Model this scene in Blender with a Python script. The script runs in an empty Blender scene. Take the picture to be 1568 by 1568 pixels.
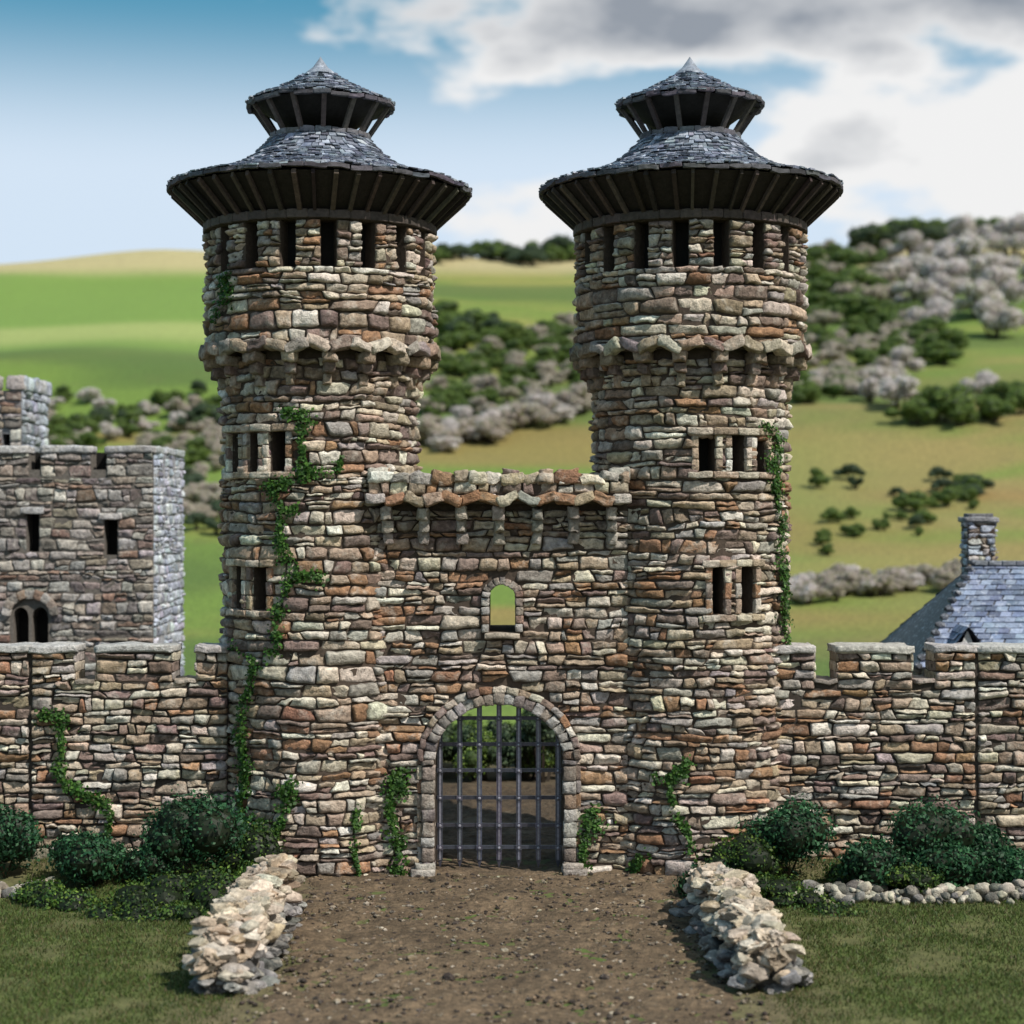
import bpy, bmesh, math, numpy as np
from mathutils import Vector
rng = np.random.default_rng(7)
F=2800.0; CAMY=-50.0; H=9.9
sc=bpy.context.scene
# ---------------------------------------------------------------- helpers
def hsh(i,j,k):
    n=(i*374761393+j*668265263+k*1274126177)&0x7fffffff
    n=((n^(n>>13))*1274126177)&0x7fffffff
    return ((n^(n>>16))&0xffff)/65535.0
def vn(x,y,z=0.0):
    x=np.asarray(x,float);y=np.asarray(y,float);z=np.asarray(z,float)+np.zeros_like(x)
    y=y+np.zeros_like(x)
    xi=np.floor(x).astype(np.int64);yi=np.floor(y).astype(np.int64);zi=np.floor(z).astype(np.int64)
    fx=x-xi;fy=y-yi;fz=z-zi
    fx=fx*fx*(3-2*fx);fy=fy*fy*(3-2*fy);fz=fz*fz*(3-2*fz)
    r=0
    for a in (0,1):
        for b in (0,1):
            for c in (0,1):
                r=r+hsh(xi+a,yi+b,zi+c)*(fx if a else 1-fx)*(fy if b else 1-fy)*(fz if c else 1-fz)
    return r*2-1
def sstep(a,b,x):
    t=np.clip((x-a)/(b-a),0,1); return t*t*(3-2*t)

class MB:
    def __init__(s): s.v=[];s.c=[];s.f={3:[],4:[]};s.m={3:[],4:[]};s.n=0
    def add(s,v,f,c,mat=0):
        v=np.asarray(v,float).reshape(-1,3); f=np.asarray(f,np.int64)
        s.v.append(v)
        c=np.asarray(c,float)
        if c.ndim==1: c=np.tile(c,(len(v),1))
        s.c.append(c); k=f.shape[1]
        s.f[k].append(f+s.n); s.m[k].append(np.full(len(f),mat)); s.n+=len(v)
    def build(s,name,mats,parent=None,smooth=True):
        v=np.concatenate(s.v);c=np.concatenate(s.c)
        me=bpy.data.meshes.new(name)
        li=[];ls=[];mi=[];st=0
        for k in (3,4):
            if s.f[k]:
                f=np.concatenate(s.f[k]);li.append(f.ravel());mi.append(np.concatenate(s.m[k]))
                ls.append(st+np.arange(len(f))*k);st+=len(f)*k
        li=np.concatenate(li);ls=np.concatenate(ls);mi=np.concatenate(mi)
        me.vertices.add(len(v));me.vertices.foreach_set('co',v.ravel())
        me.loops.add(len(li));me.loops.foreach_set('vertex_index',li.astype(np.int32))
        me.polygons.add(len(ls));me.polygons.foreach_set('loop_start',ls.astype(np.int32))
        me.update(calc_edges=True)
        me.polygons.foreach_set('material_index',mi.astype(np.int32))
        me.polygons.foreach_set('use_smooth',np.full(len(ls),smooth))
        a=me.color_attributes.new('Col','FLOAT_COLOR','POINT')
        cc=np.ones((len(v),4));cc[:,:3]=np.clip(c,0,1);a.data.foreach_set('color',cc.ravel())
        for m in mats: me.materials.append(m)
        me.validate(); me.update()
        o=bpy.data.objects.new(name,me);sc.collection.objects.link(o)
        if parent: o.parent=parent
        return o
def empty(name,loc=(0,0,0)):
    o=bpy.data.objects.new(name,None);sc.collection.objects.link(o);return o
# templates
def ico(n):
    bm=bmesh.new();bmesh.ops.create_icosphere(bm,subdivisions=n,radius=1)
    v=np.array([x.co[:] for x in bm.verts]);f=np.array([[q.index for q in p.verts] for p in bm.faces]);bm.free();return v,f
ICO={n:ico(n) for n in (1,2,3,4)}
def gridf(nu,nv,off=0):
    i,j=np.meshgrid(np.arange(nu-1),np.arange(nv-1),indexing='ij')
    a=(i*nv+j).ravel()+off
    return np.stack([a,a+nv,a+nv+1,a+1],1)
g5=np.array([-1,-.86,-.3,.3,.86,1.])
BV=[];BF=[]
for ax in range(3):
    for sg in (-1,1):
        a,b=np.meshgrid(g5,g5,indexing='ij')
        p=np.zeros((36,3));p[:,ax]=sg
        o=[(ax+1)%3,(ax+2)%3]
        p[:,o[0]]=a.ravel();p[:,o[1]]=b.ravel()
        f=gridf(6,6,len(BV)*36)
        if sg<0:f=f[:,::-1]
        BV.append(p);BF.append(f)
BV=np.concatenate(BV);BF=np.concatenate(BF)
cnt=(np.abs(BV)>.99).sum(1)
BV=BV*(1-.06*(cnt-1))[:,None]
CUBEV=np.array([[x,y,z] for x in(-1,1) for y in(-1,1) for z in(-1,1)],float)
CUBEF=np.array([[0,1,3,2],[4,6,7,5],[0,4,5,1],[2,3,7,6],[0,2,6,4],[1,5,7,3]])
def jit(col,a=.12): return np.clip(np.array(col)*(1+rng.normal(0,a))*(1+rng.normal(0,a*.2,3)),0.005,.75)
def cblock(mb,mp,uc,vc,wc,su,sv,sw,col,rot=0,rough=.03,mat=0,plain=False):
    T=CUBEV if plain else BV
    p=T*np.array([su,sv,sw])/2
    if not plain:
        o=rng.uniform(0,50)
        n=np.stack([vn(p[:,0]*4+o+k*9,p[:,1]*4,p[:,2]*4) for k in range(3)],1)
        n2=np.stack([vn(p[:,0]*14+o+k*9,p[:,1]*14,p[:,2]*14) for k in range(3)],1)
        p=p+n*rough+n2*rough*.5
    c,s=math.cos(rot),math.sin(rot)
    u=uc+p[:,0]*c-p[:,1]*s;v=vc+p[:,0]*s+p[:,1]*c
    mb.add(mp(u,v,wc+p[:,2]),CUBEF if plain else BF,col,mat)
def wmap(u,v,w): return np.stack([u,-w,v],1)   # generic world map: u=x v=z w=-y
def sbox(mb,c,s,col,mat=0):
    cblock(mb,wmap,c[0],c[2],-c[1],s[0],s[2],s[1],col,mat=mat,plain=True)
def rock(mb,c,s,col,lvl=2,rough=.25,mat=0,chips=5,fine=0,cmin=.6):
    v,f=ICO[lvl];o=rng.uniform(0,90)
    n=vn(v[:,0]*1.3+o,v[:,1]*1.3,v[:,2]*1.3)+.5*vn(v[:,0]*3+o,v[:,1]*3,v[:,2]*3)
    if fine: n=n+fine*vn(v[:,0]*6+o,v[:,1]*6,v[:,2]*6)+fine*.6*vn(v[:,0]*12+o,v[:,1]*12,v[:,2]*12)
    p=v*(1+rough*n)[:,None]
    for _ in range(chips):
        d=rng.normal(size=3);d/=np.linalg.norm(d);h=rng.uniform(cmin,.9)
        q=p@d;p=p-np.where(q>h,(q-h)*.92,0)[:,None]*d
    p=p*np.array(s);a=rng.uniform(0,6.28);ca,sa=math.cos(a),math.sin(a)
    p=np.stack([p[:,0]*ca-p[:,1]*sa,p[:,0]*sa+p[:,1]*ca,p[:,2]],1)+np.array(c)
    k=.65+.5*sstep(-.7,.8,n)
    mb.add(p,f,np.outer(k,col),mat)
def flatmap(x0,y0,dx=1,dy=0):
    def m(u,v,w):
        u=np.asarray(u,float);v=np.asarray(v,float)+0*u;w=np.asarray(w,float)+0*u
        return np.stack([x0+dx*u+dy*w,y0+dy*u-dx*w,v],1)
    return m
def cylmap(cx,cy,R0,R=None):
    def m(u,v,w):
        u=np.asarray(u,float);v=np.asarray(v,float)+0*u;w=np.asarray(w,float)+0*u
        th=u/R0; r=(R(v) if R else R0)+w
        return np.stack([cx+r*np.sin(th),cy-r*np.cos(th),v],1)
    return m
PAL=[((.54,.475,.38),.22),((.38,.295,.215),.25),((.32,.185,.11),.14),((.225,.165,.14),.17),((.35,.32,.29),.12),((.62,.57,.49),.10)]
PALD=[((.38,.355,.335),.3),((.29,.24,.20),.25),((.25,.17,.13),.1),((.2,.175,.165),.2),((.49,.465,.43),.15)]
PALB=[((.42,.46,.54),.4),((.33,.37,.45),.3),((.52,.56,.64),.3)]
MORT=(.07,.052,.04)
def pick(pal):
    w=np.array([p[1] for p in pal]);return np.array(pal[rng.choice(len(pal),p=w/w.sum())][0])
SU=np.array([0,.03,.10,.25,.42,.58,.75,.90,.97,1.]);SV=np.array([0,.09,.25,.5,.75,.91,1.])
NU,NV=len(SU),len(SV)
sg,tg=np.meshgrid(SU,SV,indexing='ij');sg=sg.ravel();tg=tg.ravel()
ii,jj=np.meshgrid(np.arange(NU),np.arange(NV),indexing='ij')
RING=np.minimum(np.minimum(ii,NU-1-ii),np.minimum(jj,NV-1-jj)).ravel()
TOPR=(jj.ravel()>=NV-2)
SFc=gridf(NU,NV)
def stone(mb,mp,q,prot,col,gap=.008):
    a=2*sg-1;b=2*tg-1
    a2=a*(1-.04*b**4);b2=b*(1-.14*np.abs(a)**7)
    s=(a2+1)/2;t=(b2+1)/2
    (u00,v00),(u10,v10),(u11,v11),(u01,v01)=q
    u=(1-s)*(1-t)*u00+s*(1-t)*u10+s*t*u11+(1-s)*t*u01
    v=(1-s)*(1-t)*v00+s*(1-t)*v10+s*t*v11+(1-s)*t*v01
    uc=u.mean();vc=v.mean();L=max(u.max()-u.min(),.05);Hh=max(v.max()-v.min(),.05)
    u=uc+(u-uc)*(1-2*gap/L);v=vc+(v-vc)*(1-2*gap/Hh)
    o=rng.uniform(0,99)
    n=vn(u*3.5+o,v*6,0)*.5+vn(u*8+o,v*17,3)*.7
    tilt=rng.normal(0,.03)*(a)+rng.normal(0.0,.035)*b
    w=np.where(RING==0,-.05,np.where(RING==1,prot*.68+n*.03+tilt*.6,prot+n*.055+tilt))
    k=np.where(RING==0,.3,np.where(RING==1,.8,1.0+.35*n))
    k=k*np.where((RING==1)&TOPR,1.45,1)  # top edges brightened: dry-brush paint plus high-sun highlight put into the vertex colour
    u=u+vn(u*8+o,v*8,7)*.022;v=v+vn(u*8+o,v*8,17)*.034
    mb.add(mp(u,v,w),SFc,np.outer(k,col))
def stones(mb,mp,u0,u1,v0,v1,ch=.27,wmin=.3,wmax=1.0,excl=None,pal=PAL,prot=(.02,.18)):
    vs=[v0]
    while vs[-1]<v1-ch*.6: vs.append(vs[-1]+ch*rng.uniform(.55,1.5))
    vs=np.array(vs);vs=v0+(vs-v0)*(v1-v0)/(vs[-1]-v0)
    ph=rng.uniform(0,50)
    def bj(k,u):
        if k==0 or k==len(vs)-1: return vs[k]
        return vs[k]+.085*float(vn(u*.7+ph,k*3.7,0))+.035*float(vn(u*2.6+ph,k*3.7,5))
    for k in range(len(vs)-1):
        lo,hi=vs[k],vs[k+1];iv=[(u0,u1)]
        if excl:
            for (a,b) in excl(lo,hi):
                nv=[]
                for (p,q) in iv:
                    if b<=p or a>=q: nv.append((p,q));continue
                    if a>p+.04: nv.append((p,a))
                    if b<q-.04: nv.append((b,q))
                iv=nv
        for (p,q) in iv:
            cuts=[p]
            big=rng.uniform(.75,1.35)
            while True:
                w=rng.uniform(wmin,wmax)*big*(.55 if rng.random()<.25 else 1)
                if cuts[-1]+w>q-wmin*.6: break
                cuts.append(cuts[-1]+w)
            cuts.append(q)
            lean=[0]+[rng.normal(0,.045) for _ in cuts[1:-1]]+[0]
            for i in range(len(cuts)-1):
                a,b=cuts[i],cuts[i+1];la,lb=lean[i],lean[i+1]
                y0a,y0b,y1a,y1b=bj(k,a),bj(k,b),bj(k+1,a),bj(k+1,b)
                col=jit(pick(pal),.17)
                if rng.random()<.25 and hi-lo>.2:
                    m=rng.uniform(.35,.65);m2=np.clip(m+rng.normal(0,.08),.3,.7)
                    ma=y0a+(y1a-y0a)*m;mb_=y0b+(y1b-y0b)*m2
                    stone(mb,mp,[(a-la,y0a),(b-lb,y0b),(b,mb_),(a,ma)],rng.uniform(*prot),col)
                    stone(mb,mp,[(a,ma),(b,mb_),(b+lb,y1b),(a+la,y1a)],rng.uniform(*prot),jit(pick(pal)))
                else:
                    stone(mb,mp,[(a-la,y0a),(b-lb,y0b),(b+lb,y1b),(a+la,y1a)],rng.uniform(*prot),col)
def rectex(ops):
    def f(lo,hi):
        r=[]
        for o in ops:
            u0,u1,a,b=o[:4]
            ov=min(hi,b)-max(lo,a)
            if ov>.2*(hi-lo): 
                if len(o)>4:
                    m=max(lo,o[4])-o[4] if lo>o[4] else 0
                    k=math.sqrt(max(0,1-(m/(b-o[4]))**2));c=(u0+u1)/2;h=(u1-u0)/2*k
                    r.append((c-h,c+h))
                else: r.append((u0,u1))
        return r
    return f
def backing(mb,mp,u0,u1,v0,v1,ops,depth,step=.3,closed=True,mat=0,backmat=1,col=MORT):
    us=set(np.linspace(u0,u1,max(2,int((u1-u0)/step)+1)).tolist())
    for o in ops:
        us|=set(np.linspace(o[0],o[1],17 if len(o)>4 else 3).tolist())
    us=sorted(us)
    us=[us[0]]+[b for a,b in zip(us,us[1:]) if b-a>1e-4]
    def top(o,u):
        if len(o)>4:
            c=(o[0]+o[1])/2;h=(o[1]-o[0])/2
            return o[4]+(o[3]-o[4])*math.sqrt(max(0,1-((u-c)/h)**2))
        return o[3]
    Q=[[0,1,2,3]]
    def quad(pts,m=mat,c=col):
        p=np.array(pts);mb.add(mp(p[:,0],p[:,1],p[:,2]),Q,c,m)
    for a,b in zip(us,us[1:]):
        m=(a+b)/2;cov=sorted([o for o in ops if o[0]<m<o[1]],key=lambda o:o[2])
        la=lb=v0
        for o in cov:
            if o[2]>la+1e-4: quad([(a,la,0),(b,lb,0),(b,o[2],0),(a,o[2],0)])
            ta,tb=top(o,a),top(o,b)
            quad([(a,o[2],0),(b,o[2],0),(b,o[2],-depth),(a,o[2],-depth)])
            if o[3]<v1-1e-3: quad([(a,ta,0),(b,tb,0),(b,tb,-depth),(a,ta,-depth)])
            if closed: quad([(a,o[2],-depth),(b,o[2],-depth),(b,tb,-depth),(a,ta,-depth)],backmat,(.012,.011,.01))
            la,lb=ta,tb
        if la<v1-1e-3: quad([(a,la,0),(b,lb,0),(b,v1,0),(a,v1,0)])
    for o in ops:
        t=o[4] if len(o)>4 else o[3]
        for u in (o[0],o[1]): quad([(u,o[2],0),(u,t,0),(u,t,-depth),(u,o[2],-depth)])
# ---------------------------------------------------------------- materials
def newmat(name):
    m=bpy.data.materials.new(name);m.use_nodes=True;nt=m.node_tree
    return m,nt,nt.nodes['Principled BSDF']
def N(nt,t,**k):
    n=nt.nodes.new(t)
    for a,b in k.items(): setattr(n,a,b)
    return n
def attrmat(name,rough=.9,scale=6,var=.35,bump=.5,bdist=.03,patch=None,metal=0,spec=.3,pscale=2.5,fine=30,trans=0):
    m,nt,b=newmat(name);L=nt.links
    at=N(nt,'ShaderNodeAttribute',attribute_name='Col')
    tc=N(nt,'ShaderNodeTexCoord')
    n=N(nt,'ShaderNodeTexNoise');n.inputs['Scale'].default_value=scale;n.inputs['Detail'].default_value=5;n.inputs['Roughness'].default_value=.7
    L.new(tc.outputs['Object'],n.inputs['Vector'])
    mr=N(nt,'ShaderNodeMapRange');mr.inputs[1].default_value=.3;mr.inputs[2].default_value=.7;mr.inputs[3].default_value=1-var;mr.inputs[4].default_value=1+var
    L.new(n.outputs['Fac'],mr.inputs[0])
    mx=N(nt,'ShaderNodeVectorMath',operation='SCALE');L.new(at.outputs['Color'],mx.inputs[0]);L.new(mr.outputs[0],mx.inputs['Scale'])
    out=mx.outputs[0]
    if patch:
        for i,(pc,lo,hi,mxf) in enumerate(patch):
            n2=N(nt,'ShaderNodeTexNoise');n2.inputs['Scale'].default_value=pscale*(1+i*1.7);n2.inputs['Detail'].default_value=4;n2.inputs['Roughness'].default_value=.65
            mp_=N(nt,'ShaderNodeMapping');mp_.inputs['Location'].default_value=(i*13.1,i*3.3,i*7.7);L.new(tc.outputs['Object'],mp_.inputs[0]);L.new(mp_.outputs[0],n2.inputs['Vector'])
            r2=N(nt,'ShaderNodeMapRange');r2.inputs[1].default_value=lo;r2.inputs[2].default_value=hi;r2.inputs[4].default_value=mxf
            L.new(n2.outputs['Fac'],r2.inputs[0])
            mm=N(nt,'ShaderNodeMix',data_type='RGBA');L.new(r2.outputs[0],mm.inputs[0]);L.new(out,mm.inputs[6]);mm.inputs[7].default_value=(*pc,1)
            if name=='weathered_stone':
                lum=N(nt,'ShaderNodeRGBToBW');L.new(at.outputs['Color'],lum.inputs[0])
                r3=N(nt,'ShaderNodeMapRange');r3.inputs[1].default_value=.06;r3.inputs[2].default_value=.2;L.new(lum.outputs[0],r3.inputs[0])
                ml=N(nt,'ShaderNodeMath',operation='MULTIPLY');L.new(r2.outputs[0],ml.inputs[0]);L.new(r3.outputs[0],ml.inputs[1]);L.new(ml.outputs[0],mm.inputs[0])
            out=mm.outputs[2]
    L.new(out,b.inputs['Base Color'])
    b.inputs['Roughness'].default_value=rough;b.inputs['Metallic'].default_value=metal;b.inputs['Specular IOR Level'].default_value=spec
    if trans:
        tr=N(nt,'ShaderNodeBsdfTranslucent');L.new(out,tr.inputs['Color'])
        ms=N(nt,'ShaderNodeMixShader');ms.inputs[0].default_value=trans
        L.new(b.outputs[0],ms.inputs[1]);L.new(tr.outputs[0],ms.inputs[2]);L.new(ms.outputs[0],nt.nodes['Material Output'].inputs['Surface'])
    if bump:
        n3=N(nt,'ShaderNodeTexNoise');n3.inputs['Scale'].default_value=fine;n3.inputs['Detail'].default_value=3;n3.inputs['Roughness'].default_value=.65
        L.new(tc.outputs['Object'],n3.inputs['Vector'])
        ad=N(nt,'ShaderNodeMath',operation='ADD');L.new(n.outputs['Fac'],ad.inputs[0])
        ml=N(nt,'ShaderNodeMath',operation='MULTIPLY');ml.inputs[1].default_value=.4;L.new(n3.outputs['Fac'],ml.inputs[0]);L.new(ml.outputs[0],ad.inputs[1])
        bp=N(nt,'ShaderNodeBump');bp.inputs['Strength'].default_value=bump;bp.inputs['Distance'].default_value=bdist
        L.new(ad.outputs[0],bp.inputs['Height']);L.new(bp.outputs[0],b.inputs['Normal'])
    return m
M_stone=attrmat('weathered_stone',.88,7,.5,1,.10,patch=[((.68,.63,.55),.54,.70,.55),((.085,.064,.052),.55,.74,.65)],pscale=2.0,fine=22)
M_mort=attrmat('mortar',.95,9,.3,.6,.05)
M_dark=attrmat('dark_interior',.95,5,.2,0)
M_slate=attrmat('slate',.55,8,.4,.8,.03,patch=[((.50,.54,.62),.54,.72,.7)],pscale=5,spec=.5)
M_wood=attrmat('dark_timber',.75,7,.4,.5,.03)
M_iron=attrmat('wrought_iron',.42,12,.3,.4,.01,metal=.6,spec=.5)
M_leaf=attrmat('leaves',.55,2.5,.3,0,spec=.3,trans=.3)
M_petal=attrmat('blossom_leaves',.7,2.5,.15,0,spec=.2,trans=.45)
M_rock=attrmat('rubble_rock',.9,6,.45,1,.07,patch=[((.60,.54,.45),.54,.7,.5),((.13,.11,.09),.55,.72,.6)],pscale=3)
M_path=attrmat('dirt',.95,6,.45,1,.12,patch=[((.22,.165,.105),.55,.72,.4),((.06,.044,.03),.50,.68,.7)],pscale=1.6,fine=14)
M_ground=attrmat('grass_ground',.95,3.0,.4,.8,.05,patch=[((.12,.10,.05),.55,.8,.3)],pscale=.35,fine=14)
# ---------------------------------------------------------------- terrain
PD=[-500,0,95,110,130,165,200,250,300,360,420,470,600,1000,3500]
PZ=[0,0,0,.8,3.1,8.4,15.9,26.3,38.2,52.8,68.5,71,66,60,60]
def hgt(x,y):
    x=np.asarray(x,float);y=np.asarray(y,float)
    d=y-CAMY
    z=sum(np.interp(d+k,PD,PZ) for k in (-18,-9,0,9,18))/5
    far=sstep(110,300,d)
    z=z*(1+.10*sstep(25,110,x)*sstep(280,430,d)-.012*sstep(-40,40,x)*sstep(300,420,d))
    z=z+far*(3.0*vn(x/70+3,d/90+1)+1.2*vn(x/28,d/38+8))
    z=z+3.5*sstep(200,230,d+.25*x)*(1-sstep(230,275,d+.25*x))
    nr=1-sstep(58,90,d)
    z=z+nr*(.07*vn(x/1.7,y/1.7)+.03*vn(x/.6,y/.6+4))
    side=sstep(5.6,8.5,np.abs(x+.2))
    z=z+.38*side*np.exp(-((y+.2)/1.7)**2)*nr
    return z
def mpts(*segs):
    r=[]
    for a,b,s in segs: r+=np.arange(a,b,s).tolist()
    return np.array(r)
pos=mpts((0,14.5,.25),(14.5,30,1.5),(30,400,5),(400,2600,90))
xs=np.concatenate([-pos[::-1][:-1],pos]);ys=mpts((-600,-60,60),(-60,-16,4),(-16,1.5,.25),(1.5,60,2),(60,440,3),(440,900,20),(900,3000,150))
gx,gy=np.meshgrid(xs,ys,indexing='ij');gz=hgt(gx,gy)
X=gx.ravel();Y=gy.ravel();Z=gz.ravel();D=Y-CAMY
n1=vn(X/22,D/8,1)*.6+vn(X/7,D/3,2)*.4
n0=vn(X/90,D/45,9)
n2=vn(X/40,D/14,19)
col=np.zeros((len(X),3))
def lerp(c,t,k): return c*(1-k[:,None])+np.array(t)*k[:,None]
col[:]=(.08,.112,.028)
n9=vn(X/1.3,Y/1.3,4)*.5+vn(X/.6,Y/.6,4)*.5
col=lerp(col,(.11,.095,.045),.6*sstep(-.3,.6,n9))
edge=np.exp(-((np.abs(X+.2)-5.3)/1.3)**2)
col=lerp(col,(.13,.10,.06),np.clip(edge*.8+np.exp(-((Y)/1.6)**2)*.8,0,1)*(Y<3))
cy=sstep(52,54,D)*(1-sstep(70,76,D));col=lerp(col,(.085,.065,.042),cy)  # courtyard dirt, its colour darkened to stand for shaded ground behind the gate
f=sstep(70,84,D)
hc=np.zeros_like(col);hc[:]=(.125,.195,.035)
hc=lerp(hc,(.24,.23,.06),.9*sstep(0,.7,n1*.6+n0*.5+.1))
hc=lerp(hc,(.075,.125,.028),.85*sstep(.0,.6,n2))
hc=lerp(hc,(.25,.185,.075),.8*sstep(0,50,X)*sstep(-.5,.3,n1+.2)*(1-sstep(250,320,D)))
hc=lerp(hc,(.10,.15,.03),.7*sstep(0,40,X)*np.exp(-((D-262)/22)**2))
hc=lerp(hc,(.24,.16,.06),.7*sstep(.1,.5,vn(X/50,D/9,77))*(D<240))
hc=lerp(hc,(.075,.115,.028),.8*np.exp(-((D+.25*X-262)/16)**2))
hc=lerp(hc,(.155,.25,.05),.85*(1-sstep(-55,-15,X))*sstep(250,285,D))
hc=lerp(hc,(.33,.36,.13),.65*(1-sstep(-55,-15,X))*sstep(0,.6,vn(X/60,D/30,31))*sstep(280,300,D))
hc=lerp(hc,(.42,.35,.19),.85*sstep(384,404,D+8*n0))
col=col*(1-f[:,None])+hc*f[:,None]
mb=MB();mb.add(np.stack([X,Y,Z],1),gridf(len(xs),len(ys)),col);mb.build('ground',[M_ground])
# path
px=np.arange(-6.2,5.9,.09);py=np.arange(-19,16,.09)
gx,gy=np.meshgrid(px,py,indexing='ij');X=gx.ravel();Y=gy.ravel()
hw=5.05+.4*vn(Y/2,3)+.25*vn(Y/.5,7)
hw=hw-.25*sstep(-4,-15,Y)
ed=np.abs(X+.25)-hw
Z=hgt(X,Y)+.035-.09*sstep(-.25,.15,ed)+.04*vn(X/.4,Y/.4,5)*(ed<0)+.034*vn(X/.15,Y/.15,5)
k=1+.25*vn(X/.9,Y/.9,2)+.25*vn(X/.25,Y/.25,2)
cc=np.outer(k,(.15,.107,.067))*(1-.5*sstep(2,5,Y))[:,None]  # shade behind the gate painted into the dirt colour
mb=MB();mb.add(np.stack([X,Y,Z],1),gridf(len(px),len(py)),cc);mb.build('path',[M_path])
# gravel on path
mb=MB()
for i in range(5200):
    x=rng.uniform(-5.4,5);y=rng.uniform(-15.5,-.2)
    s=.018+.06*rng.random()**4
    if rng.random()<.02:s*=2.0
    c=jit([(.19,.14,.09),(.055,.042,.034),(.42,.36,.28),(.2,.16,.115)][rng.choice(4,p=[.35,.45,.04,.16])])
    rock(mb,(x,y,float(hgt(x,y))+.03+s*.2),(s*1.3,s,s*.7),c,1)
mb.build('gravel',[M_rock],smooth=False)
# grass blades
def blades(n,fn,hmin,hmax,name,cols):
    mb=MB()
    x,y=fn(n);z=hgt(x,y)-.01
    n=len(x);a=rng.uniform(0,6.28,n);h=rng.uniform(hmin,hmax,n);w=h*.16
    lx=rng.normal(0,.45,n)*h;ly=rng.normal(0,.45,n)*h
    b=np.stack([x,y,z],1);t=np.stack([np.cos(a)*w,np.sin(a)*w,0*w],1)
    V=np.stack([b-t,b+t,b+np.stack([lx,ly,h],1)],1).reshape(-1,3)
    f=np.arange(3*n).reshape(-1,3)
    ci=rng.integers(0,len(cols),n);c=np.array(cols)[ci]*rng.uniform(.6,1.3,n)[:,None]
    mb.add(V,f,np.repeat(c,3,0));return mb.build(name,[M_leaf])
def gfn(n):
    x=rng.uniform(-13,13,n);y=rng.uniform(-16.5,.2,n)
    m=(np.abs(x+.2)>5.0+.6*vn(y/1.2,2))&((vn(x/1.3,y/1.3,4)*.5+vn(x/.6,y/.6,4)*.5)<-.2+1.0*rng.random(n))
    m&=(np.abs(x+.2)>5.6)|(rng.random(n)<.25)
    return x[m],y[m]
blades(270000,gfn,.03,.12,'grass',[(.07,.11,.022),(.05,.085,.02),(.10,.125,.035),(.13,.11,.05)])
# ---------------------------------------------------------------- foliage
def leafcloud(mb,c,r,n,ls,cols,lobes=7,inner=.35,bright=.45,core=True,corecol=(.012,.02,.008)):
    c=np.array(c,float);r=np.array(r,float)
    L=rng.normal(size=(lobes,3));L/=np.linalg.norm(L,axis=1)[:,None];L[:,2]=np.abs(L[:,2])*.9-.15
    L=L*.55*r;lr=rng.uniform(.38,.6,lobes)
    L=np.vstack([L,[0,0,0]]);lr=np.append(lr,.68)
    w=lr**2;idx=rng.choice(lobes+1,n,p=w/w.sum())
    d=rng.normal(size=(n,3));d/=np.linalg.norm(d,axis=1)[:,None]
    o=rng.uniform(0,50)
    rr=(1-inner*rng.random(n)**2)*(1+.28*vn(d[:,0]*2.6+o,d[:,1]*2.6+idx,d[:,2]*2.6))*(1+.18*(rng.random(n)<.08))
    p=c+L[idx]+d*rr[:,None]*lr[idx][:,None]*r
    nn=d+rng.normal(0,.6,(n,3));nn/=np.linalg.norm(nn,axis=1)[:,None]
    t=np.cross(nn,rng.normal(size=(n,3)));t/=np.linalg.norm(t,axis=1)[:,None];b=np.cross(nn,t)
    s=(ls*rng.uniform(.6,1.3,n))[:,None]
    V=np.stack([p-t*s,p-b*s*.6,p+t*s,p+b*s*.6],1).reshape(-1,3)
    f=np.arange(4*n).reshape(-1,4)
    cl=vn(p[:,0]/r[0]*2.2+o,p[:,1]/r[0]*2.2,p[:,2]/r[0]*2.2)
    ci=rng.integers(0,len(cols),n);cc=np.array(cols)[ci]*(1+bright*cl+rng.normal(0,.15,n))[:,None]
    mb.add(V,f,np.repeat(np.clip(cc,.004,.85),4,0),0)
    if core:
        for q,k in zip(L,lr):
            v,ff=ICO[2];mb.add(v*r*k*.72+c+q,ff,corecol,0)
GD=[(.018,.07,.03),(.03,.095,.04),(.012,.048,.022),(.045,.13,.052)]
GM=[(.06,.12,.02),(.035,.08,.016),(.10,.155,.025),(.03,.07,.02)]
def W(px_,d): return (px_-784)*d/F
def Zp(py_,d): return H-(py_-784)*d/F
def bush(x,y,rx,ry,d,cols,name='bush',n=5200,ls=.06,lobes=14,**k):
    s=d/F*1.14;mb=MB();X0=W(x,d);Y0=d+CAMY;R=(rx*s,rx*s*.8,ry*s)
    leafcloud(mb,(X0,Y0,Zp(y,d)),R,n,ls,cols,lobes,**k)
    for i in range(5):
        a=rng.uniform(0,6.28);g=float(hgt(X0,Y0))
        p0=np.array([X0,Y0,g-.1]);p1=p0+np.array([math.cos(a)*R[0]*.4,math.sin(a)*R[0]*.4,max(.2,Zp(y,d)-g)])
        q=np.array([[1,0,0],[-.5,.87,0],[-.5,-.87,0]])*.03
        mb.add(np.vstack([p0+q,p1+q*.4]),[[0,1,4,3],[1,2,5,4],[2,0,3,5]],(.05,.035,.02),0)
    return mb.build(name,[M_leaf],smooth=False)
for a in [(8,1290,46,56,48.6),(142,1318,66,50,47.8),(300,1283,72,68,48.3),(362,1300,36,44,48.9),
          (1205,1286,62,60,48.5),(1425,1290,76,62,48.2),(1345,1332,54,44,47.6),(1535,1332,50,40,47.6),(1500,1305,40,40,48.3),(1455,1330,60,40,47.4)]:
    bush(*a,GD)
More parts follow.
